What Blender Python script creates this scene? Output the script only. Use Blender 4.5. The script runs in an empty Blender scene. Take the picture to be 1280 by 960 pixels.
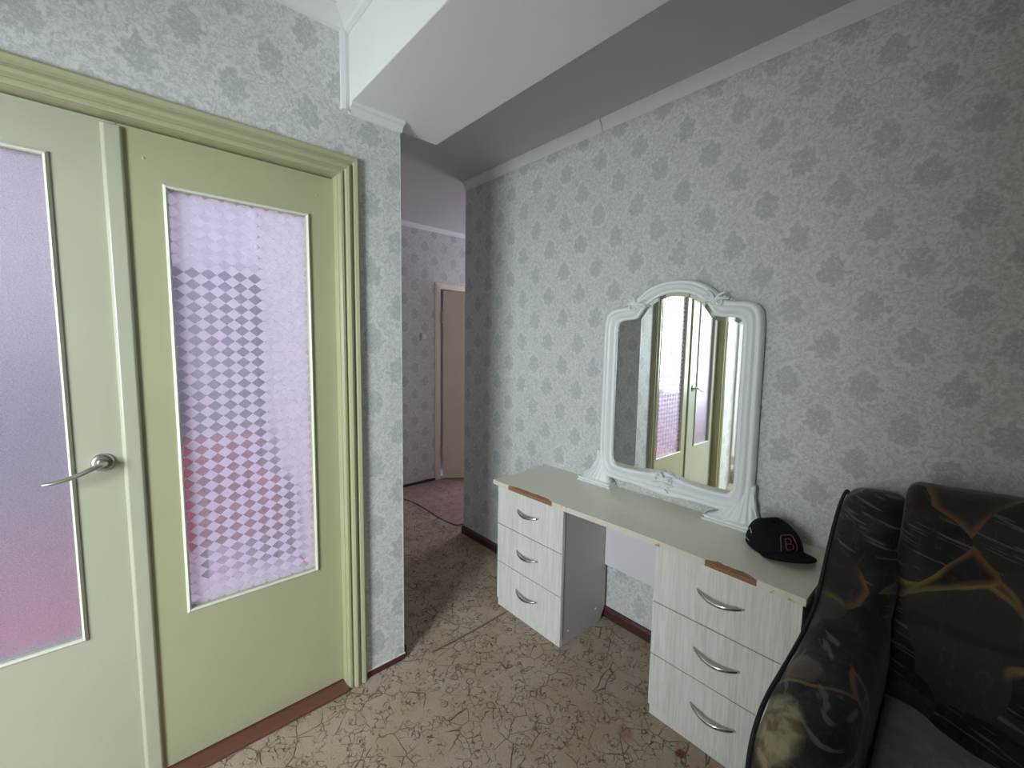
import bpy, bmesh, math, random
from mathutils import Vector, Matrix
from mathutils import noise as mnoise
random.seed(4)
R = math.radians
PI = math.pi
sc = bpy.context.scene
C = sc.collection

# ------------------------------------------------------------------ camera
yaw, pit, rol = R(-41.963), R(5.467), R(.966)
fw = Vector((math.cos(pit)*math.cos(yaw), math.cos(pit)*math.sin(yaw), -math.sin(pit)))
rt = Vector((math.sin(yaw), -math.cos(yaw), 0)); up = rt.cross(fw)
r2 = math.cos(rol)*rt + math.sin(rol)*up
u2 = -math.sin(rol)*rt + math.cos(rol)*up
cd = bpy.data.cameras.new('camera'); cam = bpy.data.objects.new('camera', cd); C.objects.link(cam)
cd.sensor_width = 36; cd.lens = 532.7/1280*36; cd.clip_start = .02
mw = Matrix((r2, u2, -fw)).transposed().to_4x4(); mw.translation = (0, 0, 1.5)
cam.matrix_world = mw
sc.camera = cam

# ------------------------------------------------------------------ world, lights, exposure
w = bpy.data.worlds.new('world'); sc.world = w; w.use_nodes = True
bg = w.node_tree.nodes['Background']; bg.inputs[0].default_value = (.72, .86, 1, 1); bg.inputs[1].default_value = .35

def area(name, loc, direction, sx, sy, power, col, spread=180):
    d = bpy.data.lights.new(name, 'AREA'); d.shape = 'RECTANGLE'; d.size = sx; d.size_y = sy
    d.energy = power; d.color = col; d.spread = R(spread)
    o = bpy.data.objects.new(name, d); C.objects.link(o); o.location = loc
    o.rotation_euler = Vector(direction).to_track_quat('-Z', 'Z').to_euler()
    return o
# daylight of the window in the room beyond the open doorway on the left
area('daylight_side_room', (.12, 2.30, 1.58), (0, -1, -.16), .88, 1.35, 152, (.84, .93, 1))
# daylight of the bedroom window beyond the glazed doors
area('daylight_bedroom', (3.1, 2.28, 1.55), (.05, -1, -.1), 1.9, 1.5, 85, (.82, .84, 1))
# daylight of the window at the end of the passage behind the mirror wall
area('daylight_passage', (3.15, -4.25, 1.6), (-.05, 1, -.22), .8, 1.3, 24, (.86, .80, 1))
# weak fill light added behind the camera, outside an invented window
area('fill_rear', (-2.36, -.2, 1.6), (1, 0, -.1), 1.5, 1.3, .8, (.90, .96, .95))

sc.view_settings.view_transform = 'Standard'; sc.view_settings.look = 'None'
sc.view_settings.gamma = 1; sc.view_settings.use_curve_mapping = False
sc.view_settings.exposure = 0.0
sc.cycles.max_bounces = 10; sc.cycles.diffuse_bounces = 5; sc.cycles.glossy_bounces = 4; sc.cycles.transmission_bounces = 8
sc.cycles.use_denoising = True
sc.cycles.sample_clamp_indirect = 6

# ------------------------------------------------------------------ node helpers
class E:
    """a scalar node expression"""
    def __init__(s, nt, v): s.nt, s.v = nt, v
    def _m(s, op, *a, clamp=False):
        n = s.nt.nodes.new('ShaderNodeMath'); n.operation = op; n.use_clamp = clamp
        for i, x in enumerate((s,)+a):
            x = x.v if isinstance(x, E) else x
            if isinstance(x, (int, float)): n.inputs[i].default_value = x
            else: s.nt.links.new(x, n.inputs[i])
        return E(s.nt, n.outputs[0])
    def __add__(s, o): return s._m('ADD', o)
    __radd__ = __add__
    def __sub__(s, o): return s._m('SUBTRACT', o)
    def __rsub__(s, o): return (s*-1)+o
    def __mul__(s, o): return s._m('MULTIPLY', o)
    __rmul__ = __mul__
    def __truediv__(s, o): return s._m('DIVIDE', o)
    def floor(s): return s._m('FLOOR')
    def fract(s): return s._m('FRACT')
    def abs(s): return s._m('ABSOLUTE')
    def sqrt(s): return s._m('SQRT')
    def cos(s): return s._m('COSINE')
    def sin(s): return s._m('SINE')
    def mn(s, o): return s._m('MINIMUM', o)
    def mx(s, o): return s._m('MAXIMUM', o)
    def gt(s, o): return s._m('GREATER_THAN', o)
    def lt(s, o): return s._m('LESS_THAN', o)
    def pw(s, o): return s._m('POWER', o)
    def mod(s, o): return s._m('FLOORED_MODULO', o)
    def ss(s, a, b, lo=0., hi=1.):
        n = s.nt.nodes.new('ShaderNodeMapRange'); n.interpolation_type = 'SMOOTHSTEP'
        s.nt.links.new(s.v, n.inputs[0])
        if a > b: a, b, lo, hi = b, a, hi, lo
        for i, x in enumerate((a, b, lo, hi)): n.inputs[i+1].default_value = x
        return E(s.nt, n.outputs[0])
class Mat:
    def __init__(s, name, rough=.5, col=(.8, .8, .8), metal=0, spec=.5):
        s.m = bpy.data.materials.new(name); s.m.use_nodes = True; s.nt = s.m.node_tree
        s.b = s.nt.nodes['Principled BSDF']; s.out = s.nt.nodes['Material Output']
        s.set('Base Color', (*col, 1)); s.set('Roughness', rough); s.set('Metallic', metal); s.set('Specular IOR Level', spec)
        s._pos = None
    def set(s, k, v): s.b.inputs[k].default_value = v
    def link(s, x, k):
        x = x.v if isinstance(x, E) else x
        s.nt.links.new(x, s.b.inputs[k] if isinstance(k, str) else k)
    def pos(s):
        if not s._pos:
            g = s.nt.nodes.new('ShaderNodeNewGeometry'); s._pos = g.outputs['Position']
            x = s.nt.nodes.new('ShaderNodeSeparateXYZ'); s.nt.links.new(s._pos, x.inputs[0]); s._x = [E(s.nt, o) for o in x.outputs]
        return s._pos
    def xyz(s): s.pos(); return s._x
    def vec(s, x, y, z):
        n = s.nt.nodes.new('ShaderNodeCombineXYZ')
        for i, v in enumerate((x, y, z)):
            v = v.v if isinstance(v, E) else v
            if isinstance(v, (int, float)): n.inputs[i].default_value = v
            else: s.nt.links.new(v, n.inputs[i])
        return n.outputs[0]
    def noise(s, scale, detail=3, rough=.5, vec=None, dist=0, out=0):
        n = s.nt.nodes.new('ShaderNodeTexNoise'); n.inputs['Scale'].default_value = scale
        n.inputs['Detail'].default_value = detail; n.inputs['Roughness'].default_value = rough; n.inputs['Distortion'].default_value = dist
        s.nt.links.new(vec if vec is not None else s.pos(), n.inputs['Vector'])
        return E(s.nt, n.outputs[0]) if out == 0 else n.outputs[1]
    def vor(s, scale, vec=None, feature='F1', out=0, rnd=1):
        n = s.nt.nodes.new('ShaderNodeTexVoronoi'); n.feature = feature; n.inputs['Scale'].default_value = scale; n.inputs['Randomness'].default_value = rnd
        s.nt.links.new(vec if vec is not None else s.pos(), n.inputs['Vector'])
        return E(s.nt, n.outputs[0]) if out == 0 else n.outputs[out]
    def mix(s, f, a, b, mode='MIX'):
        n = s.nt.nodes.new('ShaderNodeMix'); n.data_type = 'RGBA'; n.blend_type = mode
        for k, v in ((0, f), (6, a), (7, b)):
            v = v.v if isinstance(v, E) else v
            if isinstance(v, (int, float)): n.inputs[k].default_value = v
            elif isinstance(v, tuple): n.inputs[k].default_value = (*v, 1) if len(v) == 3 else v
            else: s.nt.links.new(v, n.inputs[k])
        return n.outputs[2]
    def ramp(s, f, stops, interp='LINEAR'):
        n = s.nt.nodes.new('ShaderNodeValToRGB'); n.color_ramp.interpolation = interp
        el = n.color_ramp.elements
        while len(el) < len(stops): el.new(.5)
        for e, (p, c) in zip(el, stops): e.position = p; e.color = (*c, 1)
        s.nt.links.new(f.v if isinstance(f, E) else f, n.inputs[0]); return n.outputs[0]
    def bump(s, h, strength=.3, dist=.002):
        n = s.nt.nodes.new('ShaderNodeBump'); n.inputs['Strength'].default_value = strength; n.inputs['Distance'].default_value = dist
        s.nt.links.new(h.v if isinstance(h, E) else h, n.inputs['Height']); s.nt.links.new(n.outputs[0], s.b.inputs['Normal']); return n.outputs[0]
    def displaced(s, amt, scale):
        """position warped by noise"""
        c = s.noise(scale, 2, out=1)
        a = s.nt.nodes.new('ShaderNodeVectorMath'); a.operation = 'SUBTRACT'; s.nt.links.new(c, a.inputs[0]); a.inputs[1].default_value = (.5, .5, .5)
        b = s.nt.nodes.new('ShaderNodeVectorMath'); b.operation = 'SCALE'; s.nt.links.new(a.outputs[0], b.inputs[0]); b.inputs[3].default_value = amt
        d = s.nt.nodes.new('ShaderNodeVectorMath'); d.operation = 'ADD'; s.nt.links.new(s.pos(), d.inputs[0]); s.nt.links.new(b.outputs[0], d.inputs[1])
        return d.outputs[0]

# ------------------------------------------------------------------ materials
def wallpaper(name, axis, base=(.56, .57, .54), med=(.42, .44, .445), lite=(.76, .77, .735)):
    m = Mat(name, .55, spec=.35)
    x, y, z = m.xyz(); h = x if axis == 'x' else y
    wn = m.noise(38, 2, out=1); sp = m.nt.nodes.new('ShaderNodeSeparateColor'); m.nt.links.new(wn, sp.inputs[0])
    wx = (E(m.nt, sp.outputs[0])-.5)*.045; wz = (E(m.nt, sp.outputs[1])-.5)*.045
    U, V = .2335, .273
    hh = h+wx; zz = z+wz
    def cell(o):
        ax = (((hh-.40)/U+(.5+o)).fract()-.5)*U
        az = (((zz-2.043)/V+(.5+o)).fract()-.5)*V
        r = (ax*ax*1.15+az*az).sqrt()
        ct = az/(r+.0001)
        th = ct._m('ARCCOSINE')
        rad = .040+(ct.mx(0).pw(3))*.024+(th*8).cos()*.007+(1-ct.abs()).pw(2)*.008
        return r-rad
    d0, d1 = cell(0), cell(.5)
    d = d0.mn(d1)
    body = d.ss(.006, -.004)                       # medallion
    veins = m.noise(85, 2, dist=1.2).ss(.50, .62)
    ring = (d-.013).abs().ss(.012, .002)           # leafy halo round each medallion
    swirl = m.noise(46, 4, .68, dist=1.8)
    fine = m.noise(420, 2)
    c = m.mix(swirl.ss(.38, .62), base, lite)
    c = m.mix(body*(1-veins*.7)*.64, c, med)
    c = m.mix(ring*swirl.ss(.30, .55)*.75, c, lite)
    c = m.mix(m.noise(75, 3, .7, dist=2.5).ss(.53, .60)*.35, c, lite)
    c = m.mix(m.noise(90, 3, .7, dist=2.5).ss(.54, .62)*.30, c, med)
    c = m.mix((d-.028).abs().ss(.008, .0)*m.noise(50, 2, dist=2).ss(.45, .6)*.45, c, med)
    c = m.mix(fine.ss(.3, .7)*.18, c, tuple(v*.62 for v in base))
    m.link(c, 'Base Color')
    m.bump(swirl*.6+fine*.25+body*-.5, .35, .0025)
    return m.m
M = {}
M['paper_x'] = wallpaper('wallpaper damask x', 'x')
M['paper_y'] = wallpaper('wallpaper damask y', 'y')

def paint(name, col, rough=.35, var=.06, spec=.5, bump=.08):
    m = Mat(name, rough, col, spec=spec)
    n = m.noise(6, 3)
    m.link(m.mix(n.ss(.3, .7)*var*4, col, tuple(c*.88 for c in col)), 'Base Color')
    m.bump(m.noise(60, 3), bump*.5, .002)
    return m.m
M['door'] = paint('cream yellow gloss paint', (.43, .43, .262), .28)
M['door_lite'] = paint('pale cream gloss paint', (.46, .465, .35), .25)
M['bead'] = paint('whitish bead paint', (.70, .70, .60), .3)
M['white'] = paint('white plaster paint', (.80, .81, .80), .6, .03)
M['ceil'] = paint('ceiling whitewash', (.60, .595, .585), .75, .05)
M['cornice'] = paint('polystyrene cornice', (.78, .785, .775), .6, .02)
M['plinth'] = paint('dark brown painted wood', (.075, .028, .022), .35)
M['sill'] = paint('red brown threshold paint', (.15, .058, .038), .4)
M['plain'] = paint('plain light wall', (.78, .77, .80), .8, .03)
M['pinkfloor'] = paint('pink red carpet', (.55, .08, .14), .9, .08)
M['mirrorframe'] = paint('white enamelled plaster', (.86, .885, .875), .32, .02)
M['plastic'] = paint('white plastic', (.82, .82, .78), .4, .01)
M['switch'] = paint('aged switch plastic', (.62, .60, .58), .4, .01)

m = Mat('chrome', .16, (.62, .62, .60), 1); M['chrome'] = m.m
m = Mat('brushed nickel', .3, (.55, .54, .50), 1); M['nickel'] = m.m
m = Mat('dark screw', .5, (.05, .05, .05), .6); M['dark'] = m.m
m = Mat('mirror silver', .0, (.93, .95, .94), 1); M['mirror'] = m.m
m = Mat('mirror bevel', .04, (.90, .93, .92), 1); M['bevel'] = m.m

# pale wood grain laminate
def laminate(name, a, b, rough=.4):
    m = Mat(name, rough)
    x, y, z = m.xyz()
    v = m.vec(x*1, y*1, z*.05)
    g = m.noise(170, 4, .6, vec=v)
    g2 = m.noise(40, 3, .5, vec=v)
    m.link(m.mix(g.ss(.35, .65)*.6+g2.ss(.35, .65)*.35, a, b), 'Base Color')
    m.bump(g, .1, .001)
    return m.m
M['front'] = laminate('bleached wood laminate', (.80, .79, .74), (.64, .62, .57))
M['side'] = paint('grey laminate side', (.50, .48, .465), .5, .02)
M['panel'] = paint('white laminate panel', (.74, .73, .76), .45, .02)
m = Mat('desktop laminate', .24, (.55, .56, .46)); 
m.link(m.mix(m.noise(3, 2).ss(.3, .7)*.4, (.84, .82, .66), (.78, .76, .61)), 'Base Color'); m.set('Roughness', .27)
M['top'] = m.m
m = Mat('edge band', .4)
M['edge'] = m.m
n_ = m.noise(30, 3); m.link(m.mix(n_.ss(.62, .68), (.70, .66, .55), (.45, .33, .22)), 'Base Color')
m = Mat('raw chipboard', .9)
c = m.ramp(m.noise(260, 3, .7), [(.3, (.16, .075, .035)), (.6, (.36, .19, .10)), (.8, (.50, .33, .20))]); m.link(c, 'Base Color'); m.bump(m.noise(300, 2), .6, .002)
M['chip'] = m.m

# carpet
def carpet(name, a, b, line, pinkish=0):
    m = Mat(name, .95, spec=.1)
    x, y, z = m.xyz()
    warp = m.displaced(.075, 22)
    e1 = m.vor(31, warp, 'DISTANCE_TO_EDGE')
    brk = m.noise(13, 3, .6)
    crack = e1.ss(.055, .012)*brk.ss(.44, .56)*m.noise(40, 2).ss(.32, .48)
    warp2 = m.displaced(.03, 9)
    e2 = m.vor(11, warp2, 'DISTANCE_TO_EDGE')
    crack2 = e2.ss(.018, .004)*m.noise(7, 2).ss(.45, .55)
    loops = (m.vor(17, m.displaced(.012, 20), 'F1')-.26).abs().ss(.045, .012)*m.noise(8, 2).ss(.52, .6)
    gr = m.noise(420, 3, .7); pt = m.noise(5, 4)
    c = m.mix(pt.ss(.35, .65), a, b)
    c = m.mix(gr.ss(.3, .7)*.6, c, tuple(v*.45 for v in a))
    k = crack.mx(crack2).mx(loops*.9)
    c = m.mix(k*.72, c, line)
    c = m.mix(m.noise(150, 3, .7).ss(.45, .62)*.30, c, tuple(v*.5 for v in a))
    c = m.mix(m.noise(130, 3, .7, dist=1).ss(.55, .68)*.25, c, tuple(min(1, v*1.35) for v in a))
    return m, c, k, gr
m, c, k, gr = carpet('crackle patterned carpet', (.55, .43, .315), (.63, .51, .405), (.075, .05, .033))
x, y, z = m.xyz()
sd = (((x-.64)*(x-.64))*1.2+(y+1.441)*(y+1.441)).sqrt()+m.noise(60, 2)*.02
c = m.mix(sd.ss(.036, .022)*.8, c, (.22, .02, .025))
sd2 = ((x-.82)*(x-.82)*.6+(y+1.36)*(y+1.36)).sqrt()+m.noise(50, 2)*.03
c = m.mix(sd2.ss(.05, .03)*.35, c, (.25, .06, .04))
seam = ((x-1.683+(y*9).sin()*.004).abs().ss(.007, .003))*(y.lt(-1.02))
c = m.mix(seam*.6, c, (.12, .08, .055))
m.link(c, 'Base Color'); m.bump(gr*.6+k*-1.2-seam*1.5, .9, .006); M['carpet'] = m.m
m, c, k, gr = carpet('crackle patterned carpet offcut', (.50, .35, .31), (.53, .38, .34), (.2, .12, .10))
m.link(c, 'Base Color'); m.bump(gr*.6+k*-1.0, .7, .004); M['carpet2'] = m.m

# sofa plush
m = Mat('patchwork plush upholstery', .62, spec=.3)
try:
    m.set('Sheen Weight', .25); m.set('Sheen Roughness', .4)
except Exception: pass
wv = m.displaced(.16, 3.2)
cellc = m.vor(4.6, wv, 'F1', out=1); sp = m.nt.nodes.new('ShaderNodeSeparateColor'); m.nt.links.new(cellc, sp.inputs[0]); cid = E(m.nt, sp.outputs[0]); cid2 = E(m.nt, sp.outputs[1])
ed = m.vor(4.6, wv, 'DISTANCE_TO_EDGE')
pal = m.ramp(cid, [(0, (.007, .006, .006)), (.22, (.030, .024, .018)), (.36, (.006, .006, .006)), (.55, (.050, .037, .026)), (.68, (.010, .009, .008)), (.85, (.036, .032, .028))], 'CONSTANT')
sh = m.noise(11, 5, .62)
c = m.mix(sh.ss(.42, .68)*.40, pal, (.055, .044, .034))
x, y, z = m.xyz()
glow = ed.ss(.10, .0)*cid2.gt(.70)*m.noise(3.3, 2).ss(.42, .58)
c = m.mix(glow*.8, c, m.mix(m.noise(4, 1).ss(.42, .58), (.24, .17, .035), (.20, .085, .035)))
st = m.noise(46, 2, .5, vec=m.vec(x*.16+z*.05, y*.2, z*2.6-x*.7), dist=.1)
streak = st.ss(.58, .64)*cid2.lt(.42)
c = m.mix(streak*.42, c, (.22, .20, .18))
st2 = m.noise(20, 4, .6, vec=m.vec(x*1.5, y*.5, z*.45+x*.5), dist=2)
c = m.mix(st2.ss(.60, .64)*st2.ss(.68, .64)*.12, c, (.20, .18, .15))
vein = ed.ss(.030, .008)*m.noise(2.6, 2).ss(.50, .56)
c = m.mix(vein*.65, c, m.mix(m.noise(5, 1).ss(.4, .6), (.30, .21, .06), (.24, .12, .06)))
pd = (((x-.25)*(x-.25))*1.3+((y+1.04)*(y+1.04))*.8+((z-.645)*(z-.645))*.8).sqrt()+m.noise(18, 3)*.05
c = m.mix(pd.ss(.105, .075)*.75, c, m.mix(m.noise(30, 3).ss(.4, .6), (.42, .37, .22), (.20, .15, .08)))
pd3 = (((x-.25)*(x-.25))*1.3+((y+1.22)*(y+1.22))*1.2+((z-.69)*(z-.69))*.8).sqrt()+m.noise(18, 3)*.05
c = m.mix(pd3.ss(.09, .07)*.6, c, (.17, .115, .085))
m.link(c, 'Base Color'); m.bump(m.noise(260, 3)*.5+m.noise(12, 3)*2, .5, .006); M['plush'] = m.m
m = Mat('dark piping', .7, (.012, .012, .012)); M['piping'] = m.m
m = Mat('grey fleece', .95, (.1, .1, .1), spec=.1)
m.link(m.mix(m.noise(25, 4).ss(.3, .7), (.34, .34, .335), (.25, .25, .25)), 'Base Color'); m.bump(m.noise(300, 3), .8, .004); M['fleece'] = m.m
m = Mat('black cotton twill', .85, (.008, .0075, .008), spec=.2); m.bump(m.noise(500, 2), .4, .001); M['cap'] = m.m
m = Mat('red embroidery', .8, (.16, .03, .04)); M['thread_red'] = m.m
m = Mat('pink embroidery', .8, (.26, .11, .11)); M['thread_pink'] = m.m
m = Mat('white thread', .8, (.55, .53, .52)); M['thread'] = m.m
M['wardrobe'] = paint('blue grey lacquer', (.13, .14, .20), .7)
M['maroon'] = paint('maroon velour', (.26, .006, .04), .9)

# pressed glass with smooth and pebbled diamonds
def glass(name, kind):
    m = Mat(name); nt = m.nt
    x, y, z = m.xyz()
    g = nt.nodes.new('ShaderNodeBsdfGlass'); g.inputs['IOR'].default_value = 1.45; g.inputs['Color'].default_value = (.97, .96, 1, 1) if kind == 'diamond' else (.84, .83, .86, 1)
    t = nt.nodes.new('ShaderNodeBsdfTranslucent'); t.inputs[0].default_value = (.93, .90, .98, 1) if kind == 'diamond' else (.62, .60, .64, 1)
    d = nt.nodes.new('ShaderNodeBsdfDiffuse'); d.inputs[0].default_value = (.75, .73, .80, 1)
    if kind == 'diamond':
        s = (y+.012)/.0452; q = (z+.01)/.0375
        par = ((s+q).floor()+(s-q).floor()).mod(2)
        par = par.gt(.5)
        peb = m.vor(330, None, 'F1')
        rough = par*.25+.06
        mixf = par*.34+.17
        bh = peb*par+(s+q).fract()._m('SUBTRACT', .5).abs()*.25*(1-par)
    else:
        v = m.vec(x, y*.35, z)
        bh = m.noise(620, 3, .6, vec=v)
        rough = bh*0+.22
        mixf = bh.ss(.35, .65, .16, .40)
    b = nt.nodes.new('ShaderNodeBump'); b.inputs['Strength'].default_value = .55 if kind == 'diamond' else .6; b.inputs['Distance'].default_value = .0015
    nt.links.new(bh.v, b.inputs['Height']); nt.links.new(b.outputs[0], g.inputs['Normal'])
    nt.links.new(rough.v, g.inputs['Roughness'])
    ms = nt.nodes.new('ShaderNodeMixShader'); nt.links.new(mixf.v, ms.inputs[0]); nt.links.new(g.outputs[0], ms.inputs[1]); nt.links.new(t.outputs[0], ms.inputs[2])
    m2 = nt.nodes.new('ShaderNodeMixShader'); m2.inputs[0].default_value = .10; nt.links.new(ms.outputs[0], m2.inputs[1]); nt.links.new(d.outputs[0], m2.inputs[2])
    nt.links.new(m2.outputs[0], m.out.inputs[0])
    return m.m
M['glass_diamond'] = glass('pressed diamond glass', 'diamond')
M['glass_streak'] = glass('streaky frosted glass', 'streak')

# ------------------------------------------------------------------ mesh helpers
def link(name, me, mat, parent=None, smooth=False):
    if not isinstance(mat, (list, tuple)): mat = [mat]
    for a in mat: me.materials.append(a)
    if smooth:
        for p in me.polygons: p.use_smooth = True
    o = bpy.data.objects.new(name, me); C.objects.link(o)
    if parent: o.parent = parent
    return o
def done(name, bm, mat, parent=None, smooth=False, bevel=0, seg=2, auto=False):
    bmesh.ops.recalc_face_normals(bm, faces=bm.faces)
    if any(len(f.verts) > 8 for f in bm.faces): bmesh.ops.triangulate(bm, faces=[f for f in bm.faces if len(f.verts) > 8])
    me = bpy.data.meshes.new(name); bm.to_mesh(me); bm.free()
    if auto: me.set_sharp_from_angle(angle=R(38)) if False else None
    o = link(name, me, mat, parent, smooth)
    if bevel:
        b = o.modifiers.new('bevel', 'BEVEL'); b.width = bevel; b.segments = seg; b.limit_method = 'ANGLE'
    return o
def bx(bm, x0, x1, y0, y1, z0, z1, mi=0):
    v = [bm.verts.new((x, y, z)) for x in (x0, x1) for y in (y0, y1) for z in (z0, z1)]
    for f in ((0, 1, 3, 2), (4, 6, 7, 5), (0, 4, 5, 1), (2, 3, 7, 6), (0, 2, 6, 4), (1, 5, 7, 3)):
        bm.faces.new([v[i] for i in f]).material_index = mi
def box(name, x0, x1, y0, y1, z0, z1, mat, parent=None, bevel=0):
    bm = bmesh.new(); bx(bm, x0, x1, y0, y1, z0, z1); return done(name, bm, mat, parent, bevel=bevel)
def loft(bm, rings, closed=True, caps=True, ringclosed=False):
    vs = [[bm.verts.new(p) for p in r] for r in rings]
    n = len(vs[0]); L = len(vs)
    for i in range(L if ringclosed else L-1):
        a, b = vs[i], vs[(i+1) % L]
        for j in range(n if closed else n-1):
            bm.faces.new((a[j], a[(j+1) % n], b[(j+1) % n], b[j]))
    if caps and not ringclosed:
        bm.faces.new(vs[0][::-1]); bm.faces.new(vs[-1])
    return vs
def tube(bm, pts, rad, n=10, sq=1.0):
    pts = [Vector(p) for p in pts]; rings = []
    rr = rad if isinstance(rad, (list, tuple)) else [rad]*len(pts)
    prev = None
    for i, p in enumerate(pts):
        t = (pts[min(i+1, len(pts)-1)]-pts[max(i-1, 0)]).normalized()
        a = prev if prev is not None else (Vector((0, 0, 1)) if abs(t.z) < .9 else Vector((1, 0, 0)))
        u = (a-t*a.dot(t)).normalized(); v = t.cross(u); prev = u
        rings.append([p+(u*math.cos(2*PI*k/n)*sq+v*math.sin(2*PI*k/n))*rr[i] for k in range(n)])
    loft(bm, rings)
def prism(bm, prof, axis, a, b):
    """extrude closed 2D profile along an axis; profile coords are the two other axes in order"""
    def P(q, t):
        return {'x': (t, q[0], q[1]), 'y': (q[0], t, q[1]), 'z': (q[0], q[1], t)}[axis]
    loft(bm, [[P(q, a) for q in prof], [P(q, b) for q in prof]])
def chaikin(p, it=2, closed=False):
    for _ in range(it):
        o = []
        n = len(p)
        if not closed: o.append(p[0])
        for i in range(n if closed else n-1):
            a, b = p[i], p[(i+1) % n]
            o.append(tuple(a[k]*.75+b[k]*.25 for k in range(len(a)))); o.append(tuple(a[k]*.25+b[k]*.75 for k in range(len(a))))
        if not closed: o.append(p[-1])
        p = o
    return p
def empty(name, loc=(0, 0, 0)):
    # parents sit at the world origin of their parts' coordinates, shown at the thing's base
    o = bpy.data.objects.new(name, None); C.objects.link(o); o.empty_display_size = .1; o.location = loc
    return o
def adopt(root, children):
    for c_ in children:
        c_.parent = root; c_.matrix_parent_inverse = Matrix.Translation(-root.location)
def tag(o, label, cat, group=None):
    o['label'] = label; o['category'] = cat
    if group: o['group'] = group
    return o
def struct(o, label=None, cat=None):
    o['kind'] = 'structure'
    if label: o['label'] = label
    if cat: o['category'] = cat
    return o

# ------------------------------------------------------------------ dimensions
DW = 1.735           # face of the door wall
MW = -1.905          # face of the mirror wall
LW = 1.05            # face of the left wall
BW = -2.2            # face of the rear wall
CE = 2.715           # main ceiling
CC = 2.665           # passage ceiling
BEY0, BEY1, BEZ = -.682, -1.115, 2.41

# ------------------------------------------------------------------ floor and carpets
bm = bmesh.new(); bx(bm, BW-.1, 4.0, -4.3, LW+.02, -.1, 0)
struct(done('floor', bm, M['carpet']), 'brown crackle-patterned carpet covering the floor', 'floor')
bm = bmesh.new()     # offcut in the passage with a curved front edge
edge = [(3.9, -.9), (3.86, -1.3), (3.78, -1.65), (3.654, -1.87), (3.45, -1.915), (3.2, -1.912), (2.98, -1.90), (2.80, -1.93), (2.72, -2.2), (2.70, -4.2), (3.9, -4.2)]
edge = [edge[0]]+chaikin(edge[1:8], 2)+edge[8:]
prism(bm, edge, 'z', .0005, .009)
o = done('carpet_piece', bm, M['carpet2'], bevel=.003)
tag(o, 'pinkish carpet offcut with curved edge in front of the far door', 'carpet')
bm = bmesh.new(); bx(bm, 1.87, 4.7, -.9, 2.4, -.1, .004)
struct(done('floor_bedroom', bm, M['pinkfloor']), 'pink red floor seen through the glazed doors', 'floor')
bm = bmesh.new(); bx(bm, BW, 1.87, LW+.02, 2.4, -.1, 0)
bm_r = bmesh.new(); bx(bm_r, 1.95, 3.9, -.80, .02, .004, .014)
tag(done('rug', bm_r, paint('pale lilac rug', (.66, .60, .64), .95), bevel=.004), 'pale lilac rug on the pink floor behind the diamond glass', 'rug')
struct(done('floor_side_room', bm, paint('warm floor boards', (.34, .24, .15), .5)), 'floor of the room beyond the doorway', 'floor')

# ------------------------------------------------------------------ walls
def wallobj(name, boxes, mats, label):
    """boxes: x0,x1,y0,y1,z0,z1 ; faces facing x get mat 1, others mat 0"""
    bm = bmesh.new()
    for b_ in boxes: bx(bm, *b_)
    bmesh.ops.recalc_face_normals(bm, faces=bm.faces)
    for f in bm.faces:
        f.material_index = 1 if abs(f.normal.x) > .5 else 0
    return struct(done(name, bm, mats), label, 'wall')
P2 = [M['paper_x'], M['paper_y']]
OY0, OY1, OZ = -.634, .575, 2.135       # opening of the double door
wallobj('wall_front', [(DW, DW+.12, -.9, OY0, 0, CE), (DW, DW+.12, OY1, LW, 0, CE), (DW, DW+.12, OY0, OY1, OZ, CE)], P2, 'damask papered wall around the glazed double doors')
wallobj('wall_right', [(BW, 2.665, MW-.12, MW, 0, CC+.05), (2.545, 2.665, -4.2, MW-.12, 0, CC+.05)], P2, 'damask papered wall behind the mirror')
wallobj('wall_far', [(3.9, 4.02, -2.405, -.82, 0, CC+.05), (3.9, 4.02, -4.2, -3.17, 0, CC+.05), (3.9, 4.02, -3.17, -2.405, 2.10, CC+.05)], P2, 'damask papered wall at the end of the passage')
wallobj('wall_passage', [(DW+.12, 3.9, -.90, -.82, 0, CC+.05)], P2, 'damask papered left wall of the passage, seen in the mirror')
wallobj('wall_rear', [(BW-.1, BW, -1.905, -1.0, 0, CE), (BW-.1, BW, .6, LW, 0, CE), (BW-.1, BW, -1.0, .6, 0, .85), (BW-.1, BW, -1.0, .6, 2.25, CE)], P2, 'wall behind the camera with an opening added for the fill light')
DX0, DX1, DZ = .38, 1.585, 2.07         # doorway in the left wall
wallobj('wall_left', [(BW, DX0, LW, LW+.1, 0, CE), (DX1, DW+.12, LW, LW+.1, 0, CE), (DX0, DX1, LW, LW+.1, DZ, CE)], P2, 'papered wall left of the camera with an open doorway')
PL = [M['plain'], M['plain']]
wallobj('wall_bedroom', [(4.6, 4.7, -.82, 2.4, 0, 2.7), (DW+.12, 4.7, 2.4, 2.5, 0, .8), (DW+.12, 4.7, 2.4, 2.5, 2.3, 2.7), (DW+.12, 2.1, 2.4, 2.5, .8, 2.3), (4.1, 4.7, 2.4, 2.5, .8, 2.3), (3.9, 4.6, -.9, -.82, 0, 2.7)], PL, 'plain walls of the bedroom behind the glazed doors')
wallobj('wall_side_room', [(BW, DW+.12, 2.35, 2.45, 0, .8), (BW, DW+.12, 2.35, 2.45, 2.3, 2.7), (BW, -.35, 2.35, 2.45, .8, 2.3), (.60, DW+.12, 2.35, 2.45, .8, 2.3), (BW-.1, BW, LW, 2.45, 0, 2.7), (DW+.02, DW+.12, LW+.1, 2.45, 0, 2.7)], PL, 'plain walls of the room beyond the doorway')
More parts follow.
